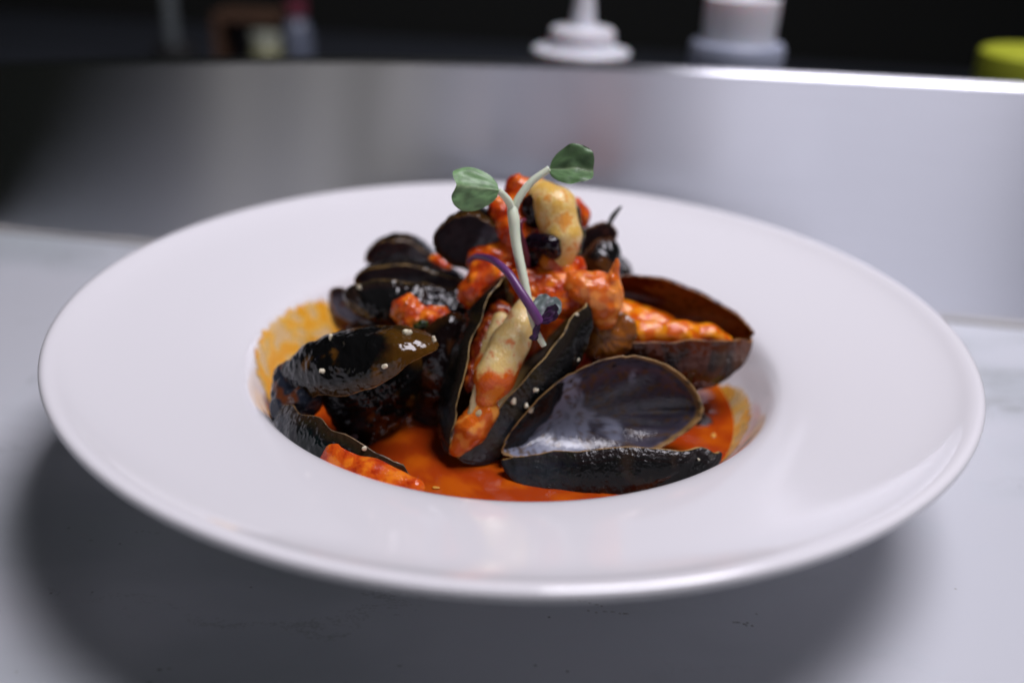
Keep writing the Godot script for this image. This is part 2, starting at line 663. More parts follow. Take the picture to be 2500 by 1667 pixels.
func setting() -> void:
	var marble := mat("marble", Color.WHITE, 0.28)
	marble.albedo_texture = marble_image()
	marble.uv1_triplanar = true
	marble.uv1_world_triplanar = true
	marble.uv1_scale = Vector3.ONE * 1.6
	marble.uv1_offset = Vector3(0.31, 0.2, 0.44)
	# counter slab, cut along the foot of the steel upstand
	var top := PackedVector3Array([Vector3(-0.30, 0, -0.2067), Vector3(0.6, 0, -0.0834), Vector3(0.6, 0, 0.20), Vector3(-0.30, 0, 0.20)])
	var v := PackedVector3Array()
	var idx := PackedInt32Array([0, 1, 2, 0, 2, 3, 4, 6, 5, 4, 7, 6])
	v.append_array(top)
	for p in top:
		v.append(p - Vector3(0, 0.03, 0))
	for k in 4:
		var a := v.size()
		v.append_array([top[k], top[(k + 1) % 4], top[k] - Vector3(0, 0.03, 0), top[(k + 1) % 4] - Vector3(0, 0.03, 0)])
		idx.append_array([a, a + 2, a + 1, a + 1, a + 2, a + 3])
	structure("counter", finish(v, idx, PackedColorArray(), PackedVector2Array(), Vector3.UP), marble)
	# brushed steel upstand
	var steel := mat("steel", lin(0.70, 0.71, 0.76), 0.30, 1.0)
	steel.anisotropy_enabled = true
	steel.anisotropy = -1.0
	var brush := noise_tex(FastNoiseLite.TYPE_SIMPLEX, 0.02, 3, 2)
	steel.heightmap_enabled = true
	steel.heightmap_texture = brush
	steel.heightmap_scale = 0.004
	steel.uv1_scale = Vector3(1.0, 26.0, 1.0)
	var o := thing("steel_upstand", "brushed stainless steel upstand behind the white plate", "upstand", Vector3(0, 0, -0.165))
	var heights := [[-0.6, 0.068], [-0.4363, 0.0761], [-0.2804, 0.0878], [-0.1834, 0.0961], [-0.0914, 0.1025], [0.0175, 0.1067], [0.1204, 0.1089], [0.2278, 0.1105], [0.3463, 0.1117], [0.6, 0.1125]]
	var vv := PackedVector3Array()
	var uv := PackedVector2Array()
	var wall := func(x: float) -> float: return -0.1656 + 0.13702 * x + 0.165
	var back := Vector3(-0.136, 0, 0.99) * -1.0
	for i in heights.size() - 1:
		for k in 6:
			if k == 0 and i > 0:
				continue
			var x := lerpf(heights[i][0], heights[i + 1][0], k / 5.0)
			var prev: float = heights[maxi(i - 1, 0)][1]
			var nxt: float = heights[mini(i + 2, heights.size() - 1)][1]
			var h := cubic_interpolate(heights[i][1], heights[i + 1][1], prev, nxt, k / 5.0)
			var foot := Vector3(x, 0.0, wall.call(x))
			# front face up, a rounded nose, then the ledge running back and down behind
			var r := 0.0026
			vv.append(foot + Vector3(0, 0.0, 0))
			uv.append(Vector2(x, 0.0))
			var slope := back * 0.1763   # the panel leans back by ten degrees
			vv.append(foot + (Vector3(0, 1, 0) + slope) * (h - r - 0.0005))
			uv.append(Vector2(x, h))
			for a in 7:
				var t := PI / 2 * a / 6.0
				vv.append(foot + slope * (h - r) + Vector3(0, h - r + r * sin(t), 0) + back * (r - r * cos(t)))
				uv.append(Vector2(x, h + 0.001 * a))
			vv.append(foot + slope * h + Vector3(0, h, 0) + back * 0.010)
			uv.append(Vector2(x, h + 0.02))
			vv.append(foot + slope * h + Vector3(0, h - 0.004, 0) + back * 0.012)
			uv.append(Vector2(x, h + 0.025))
			vv.append(foot + slope * h + back * 0.012)
			uv.append(Vector2(x, h + 0.1))
	var rows := 12
	part(o, "steel_panel", finish(vv, grid_index(vv.size() / rows, rows, false), PackedColorArray(), uv, Vector3(0, 0, 1)), steel)
	# bead of sealant where steel meets marble
	var bead := mat("sealant", lin(0.42, 0.41, 0.39), 0.5)
	var pts := []
	var rad := []
	for i in 41:
		var x := lerpf(-0.6, 0.6, i / 40.0)
		pts.append(Vector3(x, 0.0006 + 0.0006 * noise_a.get_noise_1d(x * 30.0), wall.call(x) + 0.001 + 0.0008 * noise_a.get_noise_1d(x * 24.0 + 9.0)))
		rad.append(0.0018 + 0.0006 * noise_a.get_noise_1d(x * 40.0))
	part(o, "sealant_bead", tube(pts, rad, 8, 3), bead)
	# the lower work top behind and the dark wall of the kitchen
	var dark := mat("dark_worktop", lin(0.035, 0.040, 0.050), 0.4, 0.0)
	var slab := BoxMesh.new()
	slab.size = Vector3(3.0, 0.03, 0.92)
	structure("rear_worktop", slab, dark, Vector3(0.1, -0.050, -0.69)).rotation.y = -0.137
	var wm := mat("dark_wall", lin(0.010, 0.011, 0.0095), 0.8)
	var wb := BoxMesh.new()
	wb.size = Vector3(5.0, 2.0, 0.05)
	structure("kitchen_wall", wb, wm, Vector3(0, 0.3, -1.9))


const WELL := [[0.060, 0.0125], [0.070, 0.0138], [0.0775, 0.0180], [0.083, 0.0245], [0.0873, 0.0318], [0.0905, 0.0368], [0.0945, 0.0395]]


func plate() -> void:
	var o := thing("pasta_plate", "wide rimmed white porcelain plate holding the mussels", "plate", Vector3.ZERO)
	var prof := []
	for p in [[0.0, 0.0125], [0.03, 0.0125], [0.060, 0.0125], [0.070, 0.0138], [0.0775, 0.0180], [0.083, 0.0245], [0.0873, 0.0318], [0.0905, 0.0368], [0.0945, 0.0395], [0.105, 0.0426], [0.120, 0.0464], [0.134, 0.0502], [0.142, 0.0530], [0.1465, 0.0553], [0.1490, 0.0560], [0.1506, 0.0553], [0.1508, 0.0538], [0.1495, 0.0522], [0.145, 0.0498], [0.135, 0.0458], [0.118, 0.0412], [0.103, 0.0372], [0.0955, 0.0335], [0.090, 0.0265], [0.0845, 0.0170], [0.079, 0.0095], [0.0755, 0.0055], [0.0735, 0.0015], [0.0725, 0.0], [0.0685, 0.0], [0.0675, 0.0015], [0.066, 0.0055], [0.05, 0.0065], [0.0, 0.0065]]:
		prof.append(Vector2(p[0], p[1]))
	part(o, "plate_body", lathe(smooth_profile(prof, 4), 192), mats.porcelain)
	# broth
	var level := 0.0196
	var broth := painted("broth", 0.07, noise_tex(FastNoiseLite.TYPE_SIMPLEX_SMOOTH, 0.01, 2, 9), 0.006, 18.0)
	broth.subsurf_scatter_enabled = true
	broth.subsurf_scatter_strength = 0.05
	var v := PackedVector3Array()
	var c := PackedColorArray()
	var rings := 40
	var n := 160
	for i in rings:
		var k := float(i) / (rings - 1)
		for j in n:
			var a := TAU * j / n
			var edge := 0.0793 + 0.0005 * noise_a.get_noise_2d(cos(a) * 2.0, sin(a) * 2.0)
			var p := Vector3(cos(a), 0, sin(a)) * edge * k
			p.y = level + 0.0004 * noise_a.get_noise_2d(p.x * 60.0, p.z * 60.0) * (1.0 - k) + 0.0006 * pow(k, 30.0)
			v.append(p)
			var f := noise_a.get_noise_3dv(p * 70.0) + 0.5 * noise_b.get_noise_3dv(p * 140.0)
			var d := Color(0.34, 0.042, 0.004).lerp(Color(0.46, 0.085, 0.006), smoothstep(-0.2, 0.6, f))
			c.append(d)
	solo("tomato_broth", finish(v, grid_index(rings, n, true), c, PackedVector2Array(), Vector3.UP), broth, "glossy orange red tomato broth pooled in the plate's well", "broth")
	# oily splashes drying on the wall of the well
	film(2.95, 0.66, 0.0772, 0.0920, 1, "thin yellow splash of broth on the plate left of the shells")
	film(-0.15, 0.42, 0.0772, 0.0850, 2, "thin yellow splash of broth on the plate beside the open shell")


func film(mid: float, spread: float, r0: float, r1: float, s: int, label: String) -> void:
	if not mats.has("film"):
		var m := painted("film", 0.3)
		m.transparency = BaseMaterial3D.TRANSPARENCY_ALPHA
	var prof := []
	for p in WELL:
		prof.append(Vector2(p[0], p[1]))
	prof = smooth_profile(prof, 8)
	var v := PackedVector3Array()
	var c := PackedColorArray()
	var rings := 40
	var n := 150
	for i in rings:
		var r := lerpf(r0, r1, float(i) / (rings - 1))
		var y := 0.0
		for k in prof.size() - 1:
			if prof[k].x <= r and prof[k + 1].x >= r:
				y = lerpf(prof[k].y, prof[k + 1].y, (r - prof[k].x) / (prof[k + 1].x - prof[k].x))
		for j in n:
			var q := float(j) / (n - 1) * 2.0 - 1.0
			var a := mid + spread * q
			var p := Vector3(cos(a) * (r - 0.00025), y + 0.0003, -sin(a) * (r - 0.00025))
			v.append(p)
			var streak := noise_a.get_noise_3d(a * 8.0 + s, (r - 0.002 * sin(a * 9.0)) * 260.0, s) * 0.8 + noise_b.get_noise_3d(a * 40.0, r * 900.0, s) * 0.45
			var reach := 1.0 - pow(absf(q), 3.0) - 0.14 * absf(noise_b.get_noise_2d(a * 12.0, s))
			var high := lerpf(r0, r1, clampf(reach, 0.0, 1.0)) - 0.0009 * absf(noise_a.get_noise_2d(a * 16.0, s + 3.0))
			var cover := smoothstep(high + 0.0002, high - 0.0005, r) * smoothstep(1.0, 0.9, absf(q))
			var body := lerpf(0.55, 0.98, smoothstep(-0.32, 0.05, streak))
			c.append(Color(0.84, 0.50, 0.09).lerp(Color(0.80, 0.36, 0.015), smoothstep(-0.1, 0.4, streak)) * Color(1, 1, 1, 0) + Color(0, 0, 0, cover * body))
	solo("broth_splash", finish(v, grid_index(rings, n, false), c, PackedVector2Array(), Vector3.UP), mats.film, label, "splash")


func look(base: Color, patch: Color, patch_at: float, inner: Color, nacre: Color, nacre_at: float, lip := Color(0.30, 0.17, 0.055), worn := Color(0.05, 0.06, 0.075)) -> Dictionary:
	return {"base": base, "patch": patch, "patch_at": patch_at, "inner": inner, "nacre": nacre, "nacre_at": nacre_at, "lip": lip, "worn": worn}


func mussels() -> void:
	var black := Color(0.0060, 0.0062, 0.0068)
	var brown := Color(0.085, 0.036, 0.008)
	var tipped := Color(0.075, 0.033, 0.006)
	var soot := Color(0.085, 0.078, 0.092)
	var blue := Color(0.27, 0.29, 0.38)
	var l_black := look(black, brown, 0.34, soot, Color(0.22, 0.23, 0.28), 0.55)
	l_black["tip"] = tipped
	var l_dark := look(black, Color(0.03, 0.016, 0.008), 0.22, soot, Color(0.20, 0.21, 0.26), 0.58)
	var l_red := look(Color(0.014, 0.007, 0.006), Color(0.085, 0.022, 0.009), 0.05, Color(0.16, 0.030, 0.006), Color(0.30, 0.085, 0.012), 0.35, Color(0.36, 0.15, 0.03), Color(0.20, 0.10, 0.05))
	var l_blue := look(Color(0.0058, 0.0062, 0.0075), Color(0.022, 0.015, 0.010), 0.3, Color(0.060, 0.054, 0.075), blue, 0.46)
	l_blue["spots"] = Color(0.10, 0.055, 0.02)
	var l_brown := look(Color(0.10, 0.036, 0.018), Color(0.16, 0.065, 0.025), 0.1, soot, soot, 0.6, Color(0.2, 0.1, 0.04))
	var l_amber := look(Color(0.26, 0.080, 0.008), Color(0.36, 0.13, 0.014), 0.1, Color(0.2, 0.06, 0.01), Color(0.2, 0.06, 0.01), 0.6, Color(0.16, 0.10, 0.035), Color(0.2, 0.06, 0.01))
	l_amber["skin"] = "lining"
	var g := "mussels heaped in the broth"

	var l_low := look(Color(0.0075, 0.008, 0.0095), Color(0.05, 0.03, 0.014), 0.36, soot, soot, 0.6, Color(0.16, 0.09, 0.035))
	# A: front, gaping to the right
	var o := thing("mussel", "closed looking black mussel lying in front with glossy brown tipped upper valve", "mussel", Vector3(-0.0782, 0.0267, 0.0200), g)
	valve(o, Vector3(-0.0756, 0.0342, 0.0260), Vector3(-0.0237, 0.0583, 0.0380), Vector3(-0.0407, 0.0496, 0.0560), 0.0162, 0.0115, 0.0120, Vector3(-0.2, 1, 0.5), l_black, 1)
	valve(o, Vector3(-0.0748, 0.0332, 0.0360), Vector3(-0.0281, 0.0307, 0.0700), Vector3.ZERO, 0.0110, 0.0090, 0.0125, Vector3(-0.50, -0.62, 0.60), l_low, 2)
	var hinge := [cap(Vector3(-0.0726, 0.0373, 0.0260), Vector3(-0.0710, 0.0310, 0.0360), 0.0064, 0.0066), ball(Vector3(-0.0653, 0.0363, 0.0380), 0.0052)]
	part(o, "hinge_ligament", lump(shifted(hinge, o.position), 0.0006, 0.004, 0.0009, 240.0, 3, func(p: Vector3) -> Color:
		return Color(0.022, 0.027, 0.036).lerp(Color(0.11, 0.035, 0.015), smoothstep(0.0, 0.4, noise_a.get_noise_3dv(p * 160.0)))), mats.shell)
	# loose valve behind A's gape
	o = thing("mussel_shell", "loose black shell valve tucked inside the gape of the front mussel", "mussel shell", Vector3(-0.0466, 0.0146, 0.0300), g)
	valve(o, Vector3(-0.0506, 0.0124, 0.0310), Vector3(-0.0285, 0.0455, 0.0140), Vector3(-0.0282, 0.0261, 0.0160), 0.0078, 0.0345, 0.0095, Vector3(-0.3, 0.4, 1), l_black, 4)
	# B: standing brown shell behind
	o = thing("mussel_shell", "upright dark brown shell valve standing between two black mussels", "mussel shell", Vector3(-0.0327, 0.0146, 0.0160), g)
	valve(o, Vector3(-0.0312, 0.0147, 0.0160), Vector3(-0.0200, 0.0572, 0.0100), Vector3(-0.0126, 0.0359, 0.0040), 0.0125, 0.0120, 0.0110, Vector3(-0.35, 0.1, 1), look(Color(0.010, 0.007, 0.006), Color(0.055, 0.022, 0.008), 0.18, soot, soot, 0.5, Color(0.26, 0.12, 0.045)), 5)
	# C: the centre mussel, wide open with its meat
	o = thing("mussel", "open black mussel standing on its hinge with cream meat inside", "mussel", Vector3(-0.0171, 0.0226, 0.0460), g)
	var l_c := look(Color(0.0075, 0.0075, 0.0075), Color(0.030, 0.020, 0.010), 0.27, Color(0.030, 0.012, 0.006), Color(0.07, 0.03, 0.012), 0.5, Color(0.42, 0.27, 0.09))
	l_c["skin"] = "shell_dull"
	valve(o, Vector3(-0.0183, 0.0228, 0.0460), Vector3(-0.0021, 0.0696, 0.0060), Vector3(-0.0159, 0.0517, 0.0360), 0.0105, 0.0130, 0.0100, Vector3(-1, 0, 0.1), l_c, 6)
	valve(o, Vector3(-0.0163, 0.0229, 0.0470), Vector3(0.0233, 0.0652, 0.0160), Vector3(0.0020, 0.0342, 0.0060), 0.0200, 0.0035, 0.0135, Vector3(0.7, -0.5, 0.6), l_c, 7)
	var meat := [cap(Vector3(0.0041, 0.0633, 0.0200), Vector3(-0.0011, 0.0551, 0.0290), 0.0046, 0.0062), cap(Vector3(-0.0011, 0.0551, 0.0290), Vector3(-0.0057, 0.0463, 0.0360), 0.0062, 0.0066), cap(Vector3(-0.0057, 0.0463, 0.0360), Vector3(-0.0082, 0.0404, 0.0390), 0.0062, 0.0040), cap(Vector3(-0.0046, 0.0584, 0.0180), Vector3(-0.0097, 0.0458, 0.0300), 0.0030, 0.0034)]
	var coat := Vector3(-0.0038, 0.0505, 0.0340).y - o.position.y
	part(o, "mussel_meat", lump(shifted(meat, o.position), 0.00055, 0.0012, 0.0006, 120.0, 8, func(p: Vector3) -> Color:
		var n := noise_a.get_noise_3dv(p * 150.0) * 0.7 + noise_b.get_noise_3dv(p * 420.0) * 0.5
		var c := Color(0.80, 0.55, 0.20).lerp(Color(0.84, 0.66, 0.33), smoothstep(-0.3, 0.3, n))
		return c.lerp(Color(0.68, 0.12, 0.010).lerp(Color(0.78, 0.24, 0.02), smoothstep(0.0, -0.5, n)), maxf(smoothstep(-0.0022, 0.0022, coat - p.y + n * 0.004), 0.8 * smoothstep(0.15, 0.7, n)))), mats.meat)
	var beard := []
	for k in 6:
		var f := k / 5.0
		beard.append(cap(Vector3(-0.0115, 0.0450, 0.0390).lerp(Vector3(-0.0063, 0.0390, 0.0390), f), Vector3(-0.0129, 0.0353, 0.0435).lerp(Vector3(-0.0100, 0.0374, 0.0435), f), 0.0006, 0.0011))
	part(o, "mussel_foot", lump(shifted(beard, o.position), 0.0004, 0.0006, 0.0003, 300.0, 9, func(_p: Vector3) -> Color: return Color(0.52, 0.38, 0.20)), mats.meat)
	var pulp := [cap(Vector3(-0.0165, 0.0255, 0.0455), Vector3(-0.0123, 0.0317, 0.0435), 0.0026, 0.0046), cap(Vector3(-0.0123, 0.0311, 0.0425), Vector3(-0.0085, 0.0360, 0.0395), 0.0050, 0.0050), ball(Vector3(-0.0137, 0.0284, 0.0420), 0.0042)]
	part(o, "tomato_filling", lump(shifted(pulp, o.position), 0.0005, 0.002, 0.0006, 220.0, 10, func(p: Vector3) -> Color:
		return Color(0.62, 0.12, 0.010).lerp(Color(0.80, 0.30, 0.05), smoothstep(0.0, 0.5, noise_a.get_noise_3dv(p * 220.0)))), mats.tomato)
	var torn := [cap(Vector3(-0.0075, 0.0557, 0.0140), Vector3(-0.0105, 0.0491, 0.0240), 0.0034, 0.0038), cap(Vector3(-0.0105, 0.0491, 0.0240), Vector3(-0.0127, 0.0420, 0.0320), 0.0038, 0.0028), ball(Vector3(-0.0047, 0.0581, 0.0120), 0.0042)]
	part(o, "tomato_filling", lump(shifted(torn, o.position), 0.0005, 0.002, 0.0012, 240.0, 31, func(p: Vector3) -> Color:
		return Color(0.20, 0.025, 0.008).lerp(Color(0.50, 0.10, 0.015), smoothstep(-0.1, 0.5, noise_a.get_noise_3dv(p * 260.0))), 0.5), mats.tomato)
	var l_d2 := look(Color(0.0075, 0.0072, 0.0075), Color(0.020, 0.015, 0.011), 0.3, Color(0.10, 0.025, 0.006), blue, 0.75, Color(0.36, 0.20, 0.05))
	l_d2["skin"] = "shell_dull"
	# D: front right, one valve up showing the blue nacre
	o = thing("mussel", "empty mussel with blue nacre lining, its lower valve lying in the broth", "mussel", Vector3(-0.0026, 0.0236, 0.0460), g)
	valve(o, Vector3(-0.0024, 0.0249, 0.0460), Vector3(0.0629, 0.0358, 0.0300), Vector3.ZERO, 0.0225, 0.0110, 0.0110, Vector3(0.05, -0.35, -1), l_blue, 11)
	valve(o, Vector3(-0.0025, 0.0239, 0.0490), Vector3(0.0667, 0.0286, 0.0480), Vector3.ZERO, 0.0062, 0.0150, 0.0120, Vector3(0.0, -0.55, 0.85), l_d2, 12)
	# E: right, big and open, filled with orange sauce
	o = thing("mussel", "large reddish brown mussel gaping wide with orange filling", "mussel", Vector3(0.0836, 0.0469, -0.0020), g)
	l_red["worn_most"] = 0.5
	valve(o, Vector3(0.0842, 0.0484, -0.0020), Vector3(0.0281, 0.0546, -0.0200), Vector3.ZERO, 0.0112, 0.0165, 0.0120, Vector3(0.1, 0.02, -1.0), l_red, 13)
	valve(o, Vector3(0.0832, 0.0470, -0.0000), Vector3(0.0240, 0.0436, 0.0040), Vector3(0.0489, 0.0567, 0.0260), 0.0135, 0.0135, 0.0150, Vector3(0.0, -1, 0.3), l_red, 14)
	var fill := [cap(Vector3(0.0437, 0.0481, 0.0020), Vector3(0.0573, 0.0484, 0.0020), 0.0048, 0.0046), cap(Vector3(0.0573, 0.0484, 0.0020), Vector3(0.0748, 0.0466, 0.0000), 0.0044, 0.0020), cap(Vector3(0.0390, 0.0462, -0.0120), Vector3(0.0501, 0.0441, -0.0120), 0.0085, 0.0070), cap(Vector3(0.0500, 0.0438, -0.0100), Vector3(0.0654, 0.0434, -0.0080), 0.0060, 0.0042), ball(Vector3(0.0672, 0.0487, 0.0010), 0.0034)]
	part(o, "orange_filling", lump(shifted(fill, o.position), 0.00055, 0.004, 0.0010, 170.0, 15, func(p: Vector3) -> Color:
		return Color(0.70, 0.125, 0.006).lerp(Color(0.86, 0.29, 0.010), smoothstep(-0.3, 0.5, noise_a.get_noise_3dv(p * 230.0)))), mats.tomato)
	o = thing("mussel_shell", "small amber shell piece inside the large reddish mussel", "mussel shell", Vector3(0.0246, 0.0456, 0.0100), g)
	valve(o, Vector3(0.0237, 0.0456, 0.0140), Vector3(0.0404, 0.0565, 0.0100), Vector3.ZERO, 0.0085, 0.0075, 0.0020, Vector3(-0.25, 0.35, 0.9), l_amber, 16, 20, 72)
	# F: left middle
	o = thing("mussel", "wet black mussel behind the front one with yellow rimmed edges", "mussel", Vector3(-0.0169, 0.0504, -0.0120), g)
	var l_f := look(Color(0.008, 0.008, 0.010), Color(0.03, 0.018, 0.012), 0.3, soot, soot, 0.6, Color(0.36, 0.21, 0.055), Color(0.02, 0.02, 0.03))
	valve(o, Vector3(-0.0140, 0.0548, -0.0060), Vector3(-0.0612, 0.0536, -0.0100), Vector3.ZERO, 0.0074, 0.0110, 0.0120, Vector3(-0.05, -0.35, 0.94), l_f, 17)
	valve(o, Vector3(-0.0174, 0.0547, -0.0200), Vector3(-0.0598, 0.0527, -0.0240), Vector3.ZERO, 0.0092, 0.0080, 0.0090, Vector3(0, 0.4, -0.92), l_f, 18)
	o = thing("mussel_shell", "reddish brown shell valve at the back edge beside the yellow splash", "mussel shell", Vector3(-0.0512, 0.0293, -0.0260), g)
	valve(o, Vector3(-0.0487, 0.0323, -0.0200), Vector3(-0.0684, 0.0487, -0.0260), Vector3(-0.0609, 0.0407, -0.0120), 0.0100, 0.0090, 0.0085, Vector3(-0.6, -0.2, 0.8), l_brown, 19, 22, 80)
	o = thing("mussel_shell", "small reddish brown shell low in the broth under the wet black mussel", "mussel shell", Vector3(-0.0443, 0.0407, -0.0060), g)
	valve(o, Vector3(-0.0436, 0.0390, -0.0060), Vector3(-0.0622, 0.0366, -0.0120), Vector3(-0.0541, 0.0401, -0.0140), 0.0055, 0.0050, 0.0050, Vector3(0, 0.8, 0.6), l_brown, 20, 18, 64)
	# H: back left oval
	o = thing("mussel_shell", "smooth dark oval shell valve at the back of the heap", "mussel shell", Vector3(-0.0306, 0.0526, -0.0440), g)
	valve(o, Vector3(-0.0300, 0.0522, -0.0440), Vector3(-0.0590, 0.0527, -0.0460), Vector3.ZERO, 0.0130, 0.0060, 0.0095, Vector3(0, 0.45, -0.9), l_dark, 21)
	# I: top, dark inside
	o = thing("mussel_shell", "large dark hollow shell valve on top of the heap beside the sprout stem", "mussel shell", Vector3(0.0011, 0.0695, -0.0120), g)
	valve(o, Vector3(0.0019, 0.0687, -0.0100), Vector3(-0.0294, 0.0761, -0.0100), Vector3.ZERO, 0.0150, 0.0120, 0.0125, Vector3(0, 0.45, -0.9), look(black, brown, 0.4, Color(0.080, 0.072, 0.085), Color(0.20, 0.20, 0.25), 0.60, Color(0.11, 0.045, 0.012)), 22)
	# J: the mussel crowning the heap
	o = thing("mussel", "mussel crowning the heap with plump yellow meat and black mantle edge", "mussel", Vector3(0.0157, 0.0644, -0.0060), g)
	valve(o, Vector3(0.0157, 0.0611, -0.0100), Vector3(0.0015, 0.0921, -0.0220), Vector3(0.0219, 0.0822, -0.0200), 0.0105, 0.0100, 0.0080, Vector3(0.25, 0.2, -1), look(black, brown, 0.3, soot, Color(0.05, 0.012, 0.005), 0.4, Color(0.16, 0.09, 0.025)), 23)
	var top := [cap(Vector3(0.0055, 0.0937, -0.0120), Vector3(0.0118, 0.0900, -0.0050), 0.0046, 0.0066), cap(Vector3(0.0118, 0.0900, -0.0050), Vector3(0.0145, 0.0820, -0.0010), 0.0066, 0.0062), cap(Vector3(0.0145, 0.0820, -0.0010), Vector3(0.0149, 0.0744, 0.0010), 0.0060, 0.0046)]
	part(o, "mussel_meat", lump(shifted(top, o.position), 0.0006, 0.004, 0.0006, 130.0, 24, meat_paint(3, 0.20)), mats.meat)
	var edging := [cap(Vector3(0.0141, 0.0937, -0.0120), Vector3(0.0189, 0.0889, -0.0060), 0.0013, 0.0016), cap(Vector3(0.0189, 0.0889, -0.0060), Vector3(0.0210, 0.0808, -0.0030), 0.0016, 0.0014), cap(Vector3(0.0210, 0.0808, -0.0030), Vector3(0.0203, 0.0745, -0.0010), 0.0014, 0.0010)]
	part(o, "mantle_edge", lump(shifted(edging, o.position), 0.0005, 0.0015, 0.0007, 260.0, 32, func(p: Vector3) -> Color:
		return Color(0.03, 0.030, 0.012).lerp(Color(0.30, 0.22, 0.04), smoothstep(0.0, 0.5, noise_a.get_noise_3dv(p * 240.0)))), mats.meat)
	var mantle := [cap(Vector3(0.0055, 0.0810, 0.0030), Vector3(0.0104, 0.0808, 0.0060), 0.0027, 0.0036), cap(Vector3(0.0104, 0.0808, 0.0060), Vector3(0.0120, 0.0782, 0.0060), 0.0032, 0.0024), cap(Vector3(0.0052, 0.0795, 0.0020), Vector3(0.0060, 0.0711, 0.0000), 0.0032, 0.0034)]
	part(o, "black_mantle", lump(shifted(mantle, o.position), 0.0005, 0.0015, 0.0006, 260.0, 25, func(_p: Vector3) -> Color: return Color(0.008, 0.007, 0.010)), mats.shell)
	part(o, "black_mantle", lump(shifted([cap(Vector3(0.0036, 0.0905, -0.0060), Vector3(0.0053, 0.0863, -0.0050), 0.0034, 0.0038)], o.position), 0.0006, 0.001, 0.0006, 260.0, 26, func(_p: Vector3) -> Color: return Color(0.012, 0.006, 0.006)), mats.shell)
	# K: small one to the right of it
	o = thing("mussel", "small half open mussel at the right of the crowning meat", "mussel", Vector3(0.0230, 0.0575, -0.0240), g)
	var l_k := look(Color(0.010, 0.008, 0.008), Color(0.09, 0.032, 0.01), 0.22, soot, Color(0.18, 0.18, 0.22), 0.6, Color(0.34, 0.15, 0.06))
	valve(o, Vector3(0.0216, 0.0577, -0.0200), Vector3(0.0345, 0.0735, -0.0240), Vector3.ZERO, 0.0062, 0.0085, 0.0085, Vector3(0.25, -0.3, 0.92), l_k, 27, 24, 80)
	valve(o, Vector3(0.0219, 0.0582, -0.0300), Vector3(0.0347, 0.0756, -0.0340), Vector3.ZERO, 0.0072, 0.0070, 0.0070, Vector3(0, 0.4, -0.92), l_k, 28, 24, 80)
	# L: dark tip far behind, M: tip in the broth
	o = thing("mussel_shell", "dark rounded shell tip showing just behind the large reddish mussel", "mussel shell", Vector3(0.0425, 0.0403, -0.0600), g)
	valve(o, Vector3(0.0433, 0.0354, -0.0580), Vector3(0.0407, 0.0531, -0.0620), Vector3(0.0485, 0.0466, -0.0640), 0.0055, 0.0055, 0.0050, Vector3(0, 0.2, 1), l_dark, 29, 18, 64)
	o = thing("mussel_shell", "small brown shell tip breaking the broth beside the blue lined mussel", "mussel shell", Vector3(0.0602, 0.0145, 0.0080), g)
	valve(o, Vector3(0.0591, 0.0148, 0.0100), Vector3(0.0714, 0.0190, 0.0120), Vector3(0.0663, 0.0206, 0.0040), 0.0058, 0.0030, 0.0040, Vector3(0, 0.3, 1), look(Color(0.02, 0.008, 0.004), Color(0.06, 0.02, 0.008), 0.2, soot, soot, 0.6), 30, 18, 64)


